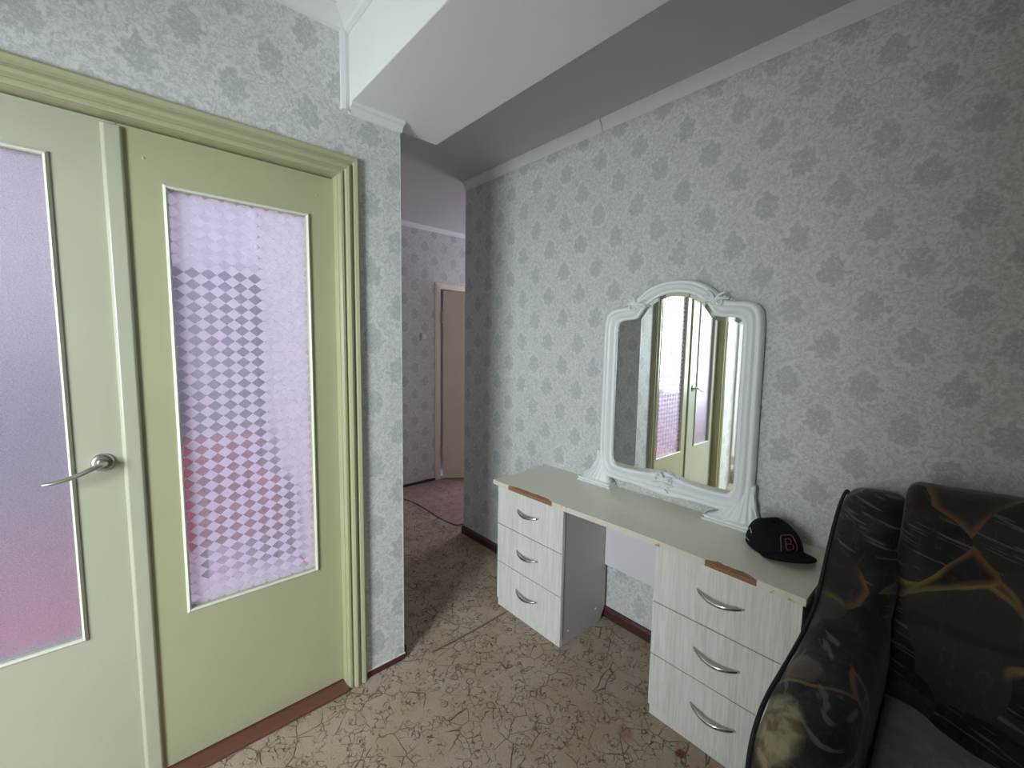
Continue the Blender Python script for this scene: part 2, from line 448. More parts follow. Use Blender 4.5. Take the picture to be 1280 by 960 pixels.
wallobj('wall_passage_end', [(2.665, 3.9, -4.4, -4.3, 0, .85), (2.665, 3.9, -4.4, -4.3, 2.3, 2.7), (2.545, 2.7, -4.4, -4.2, 0, 2.7), (3.6, 4.02, -4.4, -4.2, 0, 2.7)], P2, 'end wall of the passage with a window')
wallobj('wall_far_room', [(4.9, 5.0, -4.2, -1.2, 0, 2.7), (4.02, 5.0, -4.3, -4.2, 0, 2.7), (4.02, 5.0, -1.3, -1.2, 0, 2.7), (4.02, 5.0, -4.2, -1.2, 2.6, 2.7), (4.0, 5.0, -4.2, -1.2, -.1, 0)], PL, 'unlit room behind the far door')
# ceilings
bm = bmesh.new(); bx(bm, BW-.1, DW+.12, BEY0-.02, LW+.1, CE, CE+.1)
struct(done('ceiling', bm, M['white']), 'white ceiling above the glazed doors', 'ceiling')
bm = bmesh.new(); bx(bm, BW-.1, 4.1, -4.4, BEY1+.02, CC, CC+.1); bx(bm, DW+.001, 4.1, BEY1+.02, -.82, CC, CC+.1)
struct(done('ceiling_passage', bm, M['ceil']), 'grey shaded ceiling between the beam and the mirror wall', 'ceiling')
bm = bmesh.new(); bx(bm, DW+.12, 4.7, -.82, 2.5, 2.7, 2.8); bx(bm, BW-.1, DW+.12, LW+.1, 2.45, 2.72, 2.8)
struct(done('ceiling_side_rooms', bm, M['white']), 'ceilings of the rooms beyond', 'ceiling')
# beam
bm = bmesh.new()
prism(bm, [(BEY0, BEZ), (BEY0, CE+.04), (BEY1, CE+.04), (BEY1, BEZ)], 'x', BW, DW+.06)
bmesh.ops.recalc_face_normals(bm, faces=bm.faces)
struct(done('beam', bm, M['white'], bevel=.004), 'boxed white ceiling beam running to the door wall', 'beam')
bm = bmesh.new(); prism(bm, [(DW, BEY0+.03), (DW-.016, BEY0+.03), (DW-.020, BEY0+.015), (DW-.016, BEY0), (DW, BEY0)], 'z', BEZ-.03, CE-.05)
struct(done('trim_1', bm, M['cornice']), 'white vertical strip between wallpaper and beam', 'trim')

# cornices: stepped foam profile, d out from wall, h below ceiling
def corn(name, x0, x1, y0, y1, top, wall, label, w=.045, hh=.06):
    prof = [(0, 0), (w, 0), (w, -.007), (w*.9, -.012), (w*.62, -hh*.42), (w*.34, -hh*.68), (w*.26, -hh*.84), (w*.26, -hh*.9), (.004, -hh), (0, -hh)]
    bm = bmesh.new()
    if wall == 'door':     # runs along y on face x=x0, sticks out to -x
        prism(bm, [(x0-d, top+h_) for d, h_ in prof], 'y', y0, y1)
    elif wall == 'mirror':
        prism(bm, [(y0+d, top+h_) for d, h_ in prof], 'x', x0, x1)
    elif wall == 'beam':
        prism(bm, [(y0+d, top+h_) for d, h_ in prof], 'x', x0, x1)
    elif wall == 'left':
        prism(bm, [(y0-d, top+h_) for d, h_ in prof], 'x', x0, x1)
    elif wall == 'end':     # face x=x0 sticking out to +x
        prism(bm, [(x0+d, top+h_) for d, h_ in prof], 'y', y0, y1)
    return struct(done(name, bm, M['cornice']), label, 'cornice')
corn('trim_2', DW, 0, BEY0, LW, CE, 'door', 'white cornice above the glazed doors', .06, .058)
corn('trim_3', BW, DW, BEY0, 0, CE, 'beam', 'white cornice along the top of the beam', .06, .058)
corn('trim_4', DW, 0, -.905, BEY0, BEZ, 'door', 'short cornice under the beam beside the passage', .04, .036)
corn('trim_5', 1.441, 2.665, MW, 0, CC, 'mirror', 'cornice above the mirror wall, far length', .030, .058)
corn('trim_6', BW, 1.437, MW, 0, CC+.004, 'mirror', 'cornice above the mirror wall, near length', .030, .060)
corn('trim_7', 3.9, 0, -4.2, -.9, CC, 'door', 'cornice on the far wall of the passage', .03, .045)
corn('trim_8', BW, DW, LW, 0, CE, 'left', 'cornice on the left wall', .06, .058)

# baseboards
def base(name, prof_axis, pts, a, b, label):
    bm = bmesh.new(); prism(bm, pts, prof_axis, a, b); return struct(done(name, bm, M['plinth'], bevel=.002), label, 'baseboard')
base('baseboard_right', 'x', [(MW, 0), (MW+.02, 0), (MW+.02, .045), (MW+.012, .058), (MW, .058)], BW, 2.668, 'dark brown skirting under the mirror wall')
base('baseboard_front', 'y', [(DW, 0), (DW-.006, 0), (DW-.006, .022), (DW-.003, .026), (DW, .026)], -.902, -.715, 'low dark skirting right of the door frame')
base('baseboard_far', 'y', [(3.9, .009), (3.885, .009), (3.885, .03), (3.9, .035)], -2.4, -.9, 'thin dark skirting of the far wall')
base('baseboard_passage', 'x', [(-.9, 0), (-.92, 0), (-.92, .05), (-.9, .058)], DW+.01, 3.88, 'dark skirting on the left of the passage')
# torn white paper edge just above the skirting
bm = bmesh.new()
rnd = random.Random(3)
top = []; y_ = -.905
pts = []
while y_ < -.717:
    pts.append((y_, .028+rnd.random()*.012)); y_ += .008
for i in range(len(pts)-1):
    (a0, z0), (a1, z1) = pts[i], pts[i+1]
    f = [bm.verts.new(p) for p in ((DW-.0012, a0, .02), (DW-.0012, a1, .02), (DW-.0012, a1, z1), (DW-.0012, a0, z0))]; bm.faces.new(f)
bmesh.ops.remove_doubles(bm, verts=bm.verts, dist=.0005)
o = done('wallpaper_edge', bm, M['plastic']); o.parent = bpy.data.objects['wall_front']
s_ = o.modifiers.new('s', 'SOLIDIFY'); s_.thickness = .001
bm = bmesh.new(); pr = []; z_ = .03
while z_ < 2.36:
    pr.append((z_, .002+rnd.random()*.004)); z_ += .02
for i in range(len(pr)-1):
    (a0, w0), (a1, w1) = pr[i], pr[i+1]
    bm.faces.new([bm.verts.new(p) for p in ((DW-.001, -.9005, a0), (DW-.001, -.9005, a1), (DW-.001, -.9005+w1, a1), (DW-.001, -.9005+w0, a0))])
bmesh.ops.remove_doubles(bm, verts=bm.verts, dist=.0005)
o = done('wallpaper_edge', bm, M['plastic']); o.parent = bpy.data.objects['wall_front']

# ------------------------------------------------------------------ door frame (casing + jamb) of the double door
def casing_profile():
    # across the width t: 0 inner .. .08 outer ; height out of the wall
    pr = [(0, 0), (0, .014), (.006, .018), (.014, .018), (.018, .012), (.022, .012), (.027, .022), (.036, .026), (.045, .022), (.049, .014), (.053, .014), (.058, .021), (.070, .024), (.078, .018), (.080, 0)]
    return pr
def casing(name, y0, y1, z0, z1, parent, xf=DW, left=True, right=True):
    """mitred casing around an opening in a wall facing -x"""
    bm = bmesh.new(); pr = casing_profile()
    def ring(ya, za, sy, sz):  # corner position, direction of growth
        return [(xf-h_, ya+sy*t, za+sz*t) for t, h_ in pr]
    rings = [ring(y0, z0, -1, 0), ring(y0, z1, -1, 1), ring(y1, z1, 1, 1), ring(y1, z0, 1, 0)]
    loft(bm, rings, closed=True, caps=True)
    return done(name, bm, M['door'], parent)
df = empty('trim_9', (DW, 0, 0)); struct(df, 'cream yellow moulded frame around the glazed double doors', 'door frame')
a = casing('casing', OY0, OY1, .002, OZ, None)
bm = bmesh.new()
bx(bm, DW-.002, DW+.118, OY0-.004, OY0+.003, 0, OZ); bx(bm, DW-.002, DW+.118, OY1-.003, OY1+.004, 0, OZ)
bx(bm, DW-.001, DW+.118, OY0-.002, OY1+.002, OZ-.001, OZ+.004)
b = done('jamb', bm, M['door'])
bm = bmesh.new(); bx(bm, DW-.028, DW+.11, OY0+.001, OY1-.001, 0, .016)
c_ = done('threshold', bm, M['sill'], bevel=.005); c_['label'] = 'red brown painted threshold'
adopt(df, [a, b, c_])

# ------------------------------------------------------------------ door leaves
LX = 1.775   # face of the leaves
def leaf(name, y0, y1, gy0, gy1, gz0, gz1, label, gm, mat, z0=.022, z1=2.128, t=.04, xf=LX):
    """leaf with a glazed opening (gy, gz), beads and pane"""
    root = empty(name, (xf, (y0+y1)/2, 0)); struct(root, label, 'door')
    bm = bmesh.new()
    bx(bm, xf, xf+t, y0, gy0, z0, z1); bx(bm, xf, xf+t, gy1, y1, z0, z1)
    bx(bm, xf, xf+t, gy0, gy1, z0, gz0); bx(bm, xf, xf+t, gy0, gy1, gz1, z1)
    bmesh.ops.remove_doubles(bm, verts=bm.verts, dist=.0001)
    # delete the doubled inner faces so the leaf is one skin
    seen = {}
    for f in bm.faces:
        seen.setdefault(tuple(sorted(v.index for v in f.verts)), []).append(f)
    bm.verts.index_update()
    seen = {}
    for f in bm.faces: seen.setdefault(tuple(sorted(v.index for v in f.verts)), []).append(f)
    bmesh.ops.delete(bm, geom=[f for l_ in seen.values() if len(l_) > 1 for f in l_], context='FACES_ONLY')
    lf = done('leaf', bm, mat)
    # bead: small half-round moulding around the glass, mitred
    bm = bmesh.new(); w_ = .013
    pr = [(0, .004), (.0015, -.006), (.006, -.009), (w_-.002, -.005), (w_, 0), (w_, .004)]
    def rg(ya, za, sy, sz): return [(xf+h_, ya+sy*t_, za+sz*t_) for t_, h_ in pr]
    loft(bm, [rg(gy0, gz0, -1, -1), rg(gy0, gz1, -1, 1), rg(gy1, gz1, 1, 1), rg(gy1, gz0, 1, -1)], ringclosed=True)
    bd = done('glazing_bead', bm, M['bead'])
    bm = bmesh.new(); bx(bm, xf+.012, xf+.016, gy0-.004, gy1+.004, gz0-.004, gz1+.004)
    pn = done('pane', bm, gm)
    adopt(root, [lf, bd, pn])
    return root
d1 = leaf('door_1', -.6305, -.006, -.527, -.118, .565, 1.967, 'right cream glazed door leaf with diamond pattern glass', M['glass_diamond'], M['door'])
d2 = leaf('door_2', -.004, .573, .150, .455, .582, 1.992, 'left cream glazed door leaf with streaky frosted glass and chrome lever handle', M['glass_streak'], M['door_lite'])
bm = bmesh.new(); prism(bm, [(LX+.001, -.018), (LX-.008, -.018), (LX-.012, -.012), (LX-.012, .022), (LX-.006, .030), (LX+.001, .030)], 'z', .03, 2.118)
ast = done('astragal', bm, M['door_lite'], bevel=.002); ast['label'] = 'pale wooden cover strip where the leaves meet'
adopt(d2, [ast])
# lever handle
hy, hz = .077, 1.118
bm = bmesh.new()
pr = [(0, .026), (.004, .027), (.008, .024), (.010, .018), (.011, .012), (.020, .011), (.034, .010)]
loft(bm, [[(LX-d_, hy+r_*math.cos(2*PI*k/28), hz+r_*math.sin(2*PI*k/28)) for k in range(28)] for d_, r_ in pr])
rose = done('handle_rose', bm, M['nickel'], smooth=False)
bm = bmesh.new()
pts = [(LX-.030, hy-.004, hz+.001), (LX-.042, hy, hz), (LX-.050, hy+.010, hz-.001), (LX-.053, hy+.030, hz-.010), (LX-.053, hy+.055, hz-.021), (LX-.052, hy+.085, hz-.029), (LX-.050, hy+.108, hz-.033), (LX-.046, hy+.122, hz-.034)]
pts = chaikin(pts, 2); rr = [.0105-.0045*(i/(len(pts)-1)) for i in range(len(pts))]; rr[-1] = .004
tube(bm, pts, rr, 14, .75)
lev = done('door_handle', bm, M['nickel'], smooth=True); lev['label'] = 'curved chrome lever handle'
adopt(d2, [rose, lev])
# small paint blobs / screw heads on the leaf
for yy, zz in ((-.064, 2.045), (-.570, 2.055)):
    bm = bmesh.new(); bmesh.ops.create_uvsphere(bm, u_segments=8, v_segments=5, radius=.004)
    for v in bm.verts: v.co = Vector((v.co.x*.4+LX, v.co.y+yy, v.co.z+zz))
    o = done('screw', bm, M['door_lite'], smooth=True); adopt(d1, [o])

# ------------------------------------------------------------------ doorway and open leaf in the left wall (seen in the mirror)
fr = empty('trim_10', (1.0, LW, 0)); struct(fr, 'cream frame of the open doorway, seen in the mirror', 'door frame')
bm = bmesh.new(); pr = casing_profile()
def ring2(xa, za, sx, sz): return [(xa+sx*t, LW-h_, za+sz*t) for t, h_ in pr]
loft(bm, [ring2(DX1, .002, 1, 0), ring2(DX1, DZ, 1, 1), ring2(DX0, DZ, -1, 1), ring2(DX0, .002, -1, 0)])
a = done('casing', bm, M['door'])
bm = bmesh.new(); bx(bm, DX1-.012, DX1+.001, LW-.002, LW+.1, 0, DZ); bx(bm, DX0-.001, DX0+.012, LW-.002, LW+.1, 0, DZ); bx(bm, DX0, DX1, LW-.002, LW+.1, DZ-.012, DZ+.002)
b = done('jamb', bm, M['door']); adopt(fr, [a, b])
d3 = empty('door_3', (DX1, LW, 0)); struct(d3, 'cream door standing open into the next room with a bright gap at its hinges', 'door')
bm = bmesh.new(); bx(bm, 1.515, 1.550, LW+.105, LW+.72, .012, 2.055)
a = done('leaf', bm, M['door'], bevel=.002)
bm = bmesh.new(); tube(bm, [(1.560, LW+.100, .22), (1.560, LW+.100, .32)], .006, 8); tube(bm, [(1.560, LW+.100, 1.78), (1.560, LW+.100, 1.88)], .006, 8)
b = done('hinge', bm, M['nickel']); adopt(d3, [a, b])

# ------------------------------------------------------------------ far door
fr = empty('trim_11', (3.9, -2.8, 0)); struct(fr, 'cream frame of the far door', 'door frame')
bm = bmesh.new()
pr = [(0, 0), (0, .012), (.01, .018), (.045, .016), (.062, .010), (.068, 0)]
def ring3(ya, za, sy, sz): return [(3.9-h_, ya+sy*t, za+sz*t) for t, h_ in pr]
loft(bm, [ring3(-2.468, .01, 1, 0), ring3(-2.468, 2.055, 1, 1), ring3(-3.14, 2.055, -1, 1), ring3(-3.14, .01, -1, 0)])
a = done('casing', bm, paint('warm cream frame paint', (.82, .77, .62), .4))
bm = bmesh.new(); bx(bm, 3.90, 3.94, -2.470, -2.40, 0, 2.10); bx(bm, 3.90, 3.94, -3.17, -3.138, 0, 2.10); bx(bm, 3.90, 3.94, -3.14, -2.46, 2.053, 2.10)
b = done('jamb', bm, M['door']); adopt(fr, [a, b])
d4 = empty('door_4', (3.87, -2.474, 0)); struct(d4, 'plain cream far door standing ajar into the passage', 'door')
bm = bmesh.new(); bx(bm, -.002, .036, -.66, 0, .02, 2.035)
a = done('leaf', bm, paint('tan cream door paint', (.86, .77, .60), .45), bevel=.002)
ang = -R(34)
a.matrix_world = Matrix.Translation((3.866, -2.484, 0)) @ Matrix.Rotation(ang, 4, 'Z')
bm = bmesh.new(); tube(bm, [(3.868, -2.474, 1.70), (3.868, -2.474, 1.81)], .009, 8); b = done('hinge', bm, M['door_lite'])
bm = bmesh.new(); tube(bm, [(3.868, -2.474, .25), (3.868, -2.474, .36)], .009, 8); b2 = done('hinge', bm, M['door_lite'])
mw_ = a.matrix_world.copy(); adopt(d4, [a, b, b2])
# light switch
sw = empty('light_switch', (3.9, -2.27, 1.55)); tag(sw, 'small pale light switch on the far wall left of the far door', 'switch')
a = box('plate', 3.888, 3.9, -2.31, -2.235, 1.515, 1.59, M['switch'], bevel=.003)
b = box('rocker', 3.883, 3.889, -2.296, -2.249, 1.528, 1.577, M['plastic'], bevel=.002)
adopt(sw, [a, b])

# ------------------------------------------------------------------ windows (daylight sources and the added rear fill, unseen from the camera)
def window(name, axis, at, a0, a1, z0, z1, label):
    root = empty(name, (at, (a0+a1)/2, z0) if axis == 'x' else ((a0+a1)/2, at, z0)); struct(root, label, 'window')
    bm = bmesh.new(); t = .05
    def B(p0, p1, q0, q1):
        if axis == 'x': bx(bm, at-.03, at+.03, p0, p1, q0, q1)
        else: bx(bm, p0, p1, at-.03, at+.03, q0, q1)
    B(a0, a0+t, z0, z1); B(a1-t, a1, z0, z1); B(a0+t, a1-t, z0, z0+t); B(a0+t, a1-t, z1-t, z1)
    o_ = done('window_frame', bm, M['plastic']); adopt(root, [o_])
window('window_1', 'y', 2.40, -.35, .60, .8, 2.3, 'white window frame of the room beyond the doorway')
window('window_2', 'y', 2.45, 2.1, 4.1, .8, 2.3, 'white window frame of the bedroom')
window('fill_window', 'x', BW-.05, -1.0, .6, .85, 2.25, 'white window frame added behind the camera for the fill light')  # invented window, added only to carry the rear fill
window('window_4', 'y', -4.35, 2.7, 3.6, .85, 2.3, 'white window frame at the end of the passage')

# ------------------------------------------------------------------ things in the bedroom, blurred by the glass
wd = empty('wardrobe', (4.3, -.5, 0)); tag(wd, 'blue grey wardrobe blurred behind the diamond glass', 'wardrobe')
a = box('body', 4.02, 4.58, -.80, -.26, .06, 2.02, M['wardrobe'], bevel=.004)
b = box('plinth', 4.05, 4.56, -.78, -.28, .004, .06, M['dark'])
c1 = box('door', 4.0, 4.02, -.795, -.532, .08, 2.0, M['wardrobe'], bevel=.003); c2 = box('door', 4.0, 4.02, -.528, -.265, .08, 2.0, M['wardrobe'], bevel=.003)
adopt(wd, [a, b, c1, c2])
ac = empty('armchair', (3.35, -.5, 0)); tag(ac, 'maroon armchair blurred behind the lower diamond glass', 'armchair')
def cushion(name, x0, x1, y0, y1, z0, z1, mat, r=.05):
    bm = bmesh.new(); bx(bm, x0, x1, y0, y1, z0, z1)
    return done(name, bm, mat, bevel=r, smooth=False)
ps = [cushion('seat', 3.1, 3.62, -.64, -.30, .20, .40, M['maroon']), cushion('backrest', 3.58, 3.74, -.71, -.24, .2, .80, M['maroon']),
      cushion('armrest', 3.08, 3.62, -.73, -.63, .20, .56, M['maroon'], .035), cushion('armrest', 3.08, 3.62, -.31, -.21, .20, .56, M['maroon'], .035)]
for yy in (-.66, -.28):
    for xx in (3.12, 3.6): ps.append(box('leg', xx, xx+.04, yy-.02, yy+.02, .014, .21, M['dark']))
adopt(ac, ps)
ch = empty('chest_of_drawers', (4.3, .6, 0)); tag(ch, 'tall blue grey chest blurred behind the streaky glass', 'chest')
ps = [box('body', 4.05, 4.58, .15, 1.4, .004, 1.45, M['wardrobe'], bevel=.004)]
for k in range(4): ps.append(box('drawer', 4.03, 4.05, .17, 1.38, .06+k*.345, .39+k*.345, M['wardrobe'], bevel=.003))
adopt(ch, ps)

# ------------------------------------------------------------------ drawer cabinets
def bow_handle(y, xa, xb, z, parent):
    """arched bow handle on a front facing +y; droops slightly"""
    bm = bmesh.new(); n = 14; pts = []; rr = []
    for i in range(n+1):
        t = i/n; s_ = math.sin(PI*t)
        pts.append((xa+(xb-xa)*t, y+.002+.030*s_**.75, z-.010*s_)); rr.append(.0032+.0028*s_)
    tube(bm, pts, rr, 8, 1.35)
    return done('handle', bm, M['chrome'], smooth=True)
FY = -1.510
def cabinet(x0, x1, name, label, hmid):
    root = empty(name, ((x0+x1)/2, (FY+MW)/2, 0)); tag(root, label, 'drawer cabinet', 'drawer cabinets of the dressing table')
    ps = []
    def side(xa, xb):
        bm = bmesh.new()
        prof = [(FY-.019, .0), (MW+.06, 0), (MW+.022, .07), (MW+.022, .722), (FY-.019, .722)]
        prism(bm, prof, 'x', xa, xb); o_ = done('side_panel', bm, M['side']); o_['label'] = 'grey side panel'; return o_
    ps += [side(x0, x0+.016), side(x1-.016, x1)]
    ps.append(box('bottom_panel', x0+.016, x1-.016, MW+.03, FY-.02, .045, .06, M['front']))
    ps.append(box('back_panel', x0+.016, x1-.016, MW+.022, MW+.028, .06, .722, M['side']))
    ps.append(box('kickboard', x0+.002, x1-.002, FY-.018, FY-.006, .0, .045, M['front']))
    zs = [(.043, .262), (.266, .483), (.487, .716)]
    adopt(root, ps)
    for (za, zb) in zs:
        d = box('drawer', x0-.004, x1+.003, FY-.018, FY, za, zb, M['front'], bevel=.0012)
        adopt(root, [d])
        bm = None
        hz_ = za+(zb-za)*.55
        h_ = bow_handle(FY, hmid-.08, hmid+.08, hz_, d)
        h_.parent = d
    # white screw caps on the side facing the knee hole
    return root
cl = cabinet(1.300, 1.776, 'drawer_cabinet', 'left white drawer cabinet with three arched handles, nearest the passage', 1.535)
cr = cabinet(.322, .812, 'drawer_cabinet', 'right white drawer cabinet with three arched handles, beside the patterned sofa', .562)
for yy, zz in ((-1.578, .062), (-1.80, .085)):
    bm = bmesh.new(); loft(bm, [[(1.3, yy+.006*math.cos(2*PI*k/12), zz+.006*math.sin(2*PI*k/12)) for k in range(12)], [(1.2975, yy+.005*math.cos(2*PI*k/12), zz+.005*math.sin(2*PI*k/12)) for k in range(12)]])
    o = done('screw_cap', bm, M['plastic']); adopt(cl, [o])

# ------------------------------------------------------------------ desktop
dt = empty('desktop', (1.03, -1.69, .725)); tag(dt, 'long pale green dressing table top with chipped front edge across both drawer cabinets', 'table top')
bm = bmesh.new()
fr_ = [(1.768, -1.466), (1.70, -1.462), (1.55, -1.463), (1.3, -1.468), (1.1, -1.476), (.95, -1.484), (.8, -1.487), (.55, -1.481), (.303, -1.476)]
def at_front(x_):
    for i in range(len(fr_)-1):
        if fr_[i][0] >= x_ >= fr_[i+1][0]:
            t_ = (fr_[i][0]-x_)/(fr_[i][0]-fr_[i+1][0]); return fr_[i][1]*(1-t_)+fr_[i+1][1]*t_
chips = [(1.330, 1.640), (.440, .610)]      # where the edge is broken away
NC = 14
chip_w = [[(.017*min(1, 5*i/NC, 5*(NC-i)/NC)*(.8+.4*rnd.random())+.0015) for i in range(NC+1)] for _ in chips]
outline = []
for i, p_ in enumerate(fr_):
    if not any(l_ <= p_[0] <= h_ for l_, h_ in chips): outline.append(p_)
    nx_ = fr_[i+1][0] if i+1 < len(fr_) else -9
    for ci, (l_, h_) in enumerate(chips):
        if p_[0] >= h_ > nx_:
            outline.append((h_, at_front(h_)))
            for k in range(NC, -1, -1):
                x_ = l_+(h_-l_)*k/NC; outline.append((x_+(.0002 if k == 0 else -.0002 if k == NC else 0), at_front(x_)-chip_w[ci][k]))
            outline.append((l_, at_front(l_)))
outline += [(.303, MW+.002), (1.768, MW+.002)]
prism(bm, outline, 'z', .7265, .75)
a = done('board', bm, M['top'], bevel=.0015)
bm = bmesh.new()    # edge band as its own strip, missing where it is chipped off
def band(bm, segs, th, z0, z1):
    for (p, q) in segs:
        (xa, ya), (xb, yb) = p, q
        loft(bm, [[(xa, ya-.001, z0), (xa, ya+th, z0), (xa, ya+th, z1), (xa, ya-.001, z1)], [(xb, yb-.001, z0), (xb, yb+th, z0), (xb, yb+th, z1), (xb, yb-.001, z1)]])
xs = sorted({p_[0] for p_ in fr_} | {c__ for p_ in chips for c__ in p_}, reverse=True)
segs = []
for i in range(len(xs)-1):
    mid = (xs[i]+xs[i+1])/2
    if any(l_ < mid < h_ for l_, h_ in chips): continue
    segs.append(((xs[i], at_front(xs[i])), (xs[i+1], at_front(xs[i+1]))))
bm.free(); runs = [[]]
for sg_ in segs:
    if runs[-1] and runs[-1][-1][1] != sg_[0]: runs.append([])
    runs[-1].append(sg_)
bands = []
for r_ in runs:
    bm = bmesh.new(); band(bm, r_, .0025, .7262, .7505); bmesh.ops.remove_doubles(bm, verts=bm.verts, dist=.0002)
    b = done('edge_band', bm, M['edge']); b['label'] = 'peeling cream edge band'; bands.append(b)
cs = []
for ci, (l_, h_) in enumerate(chips):      # exposed chipboard: sloped raw face filling the notch
    bm = bmesh.new(); rings = []
    for i in range(NC+1):
        x_ = l_+(h_-l_)*i/NC; yf = at_front(x_); w_ = chip_w[ci][i]
        rings.append([(x_, yf+.0005, .7266), (x_, yf+.0005, .739+.003*rnd.random()), (x_, yf-w_*.6, .7455), (x_, yf-w_, .7492), (x_, yf-w_-.001, .7266)])
    loft(bm, rings); cs.append(done('chip', bm, M['chip'])); cs[-1]['label'] = 'brown chipboard where the edge is broken away'
adopt(dt, [a]+bands+cs)
bm = bmesh.new(); bx(bm, .815, 1.297, MW+.024, MW+.040, .315, .7262)
o = done('modesty_panel', bm, M['panel'], bevel=.001); o['label'] = 'white panel under the top between the cabinets'; adopt(dt, [o])

# ------------------------------------------------------------------ mirror
XC = .975; MY = -1.870
mi = empty('wall_mirror', (XC, MY, .75)); mi.name = 'mirror'; tag(mi, 'arched mirror in ornate white frame standing on the dressing table', 'mirror')
inn = [(0, 1.745), (.05, 1.740), (.10, 1.722), (.145, 1.690), (.170, 1.655), (.185, 1.634), (.205, 1.626), (.24, 1.625), (.285, 1.620), (.304, 1.595), (.304, 1.5), (.304, 1.2), (.304, .97), (.303, .91), (.285, .876), (.25, .872), (.15, .874), (.07, .884), (.03, .896), (0, .905)]
out = [(0, 1.800), (.07, 1.794), (.135, 1.772), (.185, 1.735), (.212, 1.705), (.232, 1.694), (.26, 1.690), (.30, 1.688), (.350, 1.675), (.374, 1.635), (.377, 1.5), (.378, 1.2), (.380, .97), (.378, .88), (.350, .812), (.29, .798), (.15, .800), (.07, .792), (.03, .786), (0, .784)]
both = [(a_[0], a_[1], b_[0], b_[1]) for a_, b_ in zip(inn, out)]
full = both+[(-p[0], p[1], -p[2], p[3]) for p in both[-2:0:-1]]
full = chaikin(full, 3, closed=True)
prof = [(0, -.004), (0, .006), (.05, .010), (.10, .006), (.16, .005), (.22, .013), (.34, .024), (.48, .030), (.60, .027), (.68, .019), (.73, .017), (.78, .021), (.90, .019), (.97, .010), (1, 0), (1, -.018)]
bm = bmesh.new()
rings = [[(XC+p[0]*(1-t)+p[2]*t, MY+h_, p[1]*(1-t)+p[3]*t) for t, h_ in prof] for p in full]
loft(bm, rings, closed=True, ringclosed=True)
frm = done('frame', bm, M['mirrorframe'], smooth=True)
# glass plate with a bevelled margin
bm = bmesh.new()
pl = [(XC+p[0], p[1]) for p in full]
cx_, cz_ = XC, 1.28
insetp = []
for i in range(len(pl)):
    a0 = Vector(pl[i-1]); b0 = Vector(pl[(i+1) % len(pl)]); t_ = (b0-a0).normalized(); nrm = Vector((-t_.y, t_.x))
    if nrm.dot(Vector((cx_, cz_))-Vector(pl[i])) < 0: nrm = -nrm
    insetp.append(Vector(pl[i])+nrm*.018)
v_in = [bm.verts.new((p[0], MY+.0008, p[1])) for p in insetp]; v_out = [bm.verts.new((p[0], MY+.0002, p[1])) for p in pl]
for i in range(len(pl)):
    j = (i+1) % len(pl); bm.faces.new((v_out[i], v_out[j], v_in[j], v_in[i])).material_index = 1
fc = bm.faces.new(v_in); bmesh.ops.triangulate(bm, faces=[fc])
gl = done('mirror_glass', bm, [M['mirror'], M['bevel']]); gl['label'] = 'bevelled mirror glass'
# acanthus sprays at the shoulders, ornament at the bottom centre
def spray(bm, cx, cz, ang0, n, L, fan):
    for k in range(n):
        a_ = ang0+fan*(k/(n-1)-.5); pts_ = []; rr_ = []
        for i in range(7):
            t_ = i/6; aa = a_+.5*t_*(1 if k >= n/2 else -1)
            pts_.append((cx+L*t_*math.cos(aa), MY+.024+.010*math.sin(PI*t_), cz+L*t_*math.sin(aa))); rr_.append(.0028+.0045*math.sin(PI*min(1, t_*.9+.08)))
        tube(bm, pts_, rr_, 8)
orn = []
for sgn, nm in ((1, 'l'), (-1, 'r')):
    bm = bmesh.new()
    spray(bm, XC+sgn*.188, 1.690, R(95) if sgn > 0 else R(85), 5, .058, R(120))
    # scroll ring
    pts_ = []; rr_ = []
    for i in range(22):
        t_ = i/21; aa = R(200)+t_*R(470); ra = .020*(1-t_*.75)
        pts_.append((XC+sgn*(.205+ra*math.cos(aa)), MY+.030, 1.688+ra*math.sin(aa))); rr_.append(.0052*(1-.5*t_))
    tube(bm, pts_, rr_, 8)
    for k in range(4):
        bmesh.ops.create_uvsphere(bm, u_segments=8, v_segments=6, radius=.0075-.001*k, matrix=Matrix.Translation((XC+sgn*(.228+.013*k), MY+.022, 1.706-.006*k)))
    orn.append(done('shoulder_ornament', bm, M['mirrorframe'], smooth=True))
bm = bmesh.new()
spray(bm, XC, .868, R(90), 5, .042, R(150)); spray(bm, XC, .862, R(270), 5, .055, R(100))
for k in (-1, 1):
    pts_ = [(XC+k*(.012+.03*t/8), MY+.028, .872+.010*math.sin(t*.8)) for t in range(9)]
    tube(bm, pts_, [.004]*9, 8)
orn.append(done('bottom_ornament', bm, M['mirrorframe'], smooth=True))
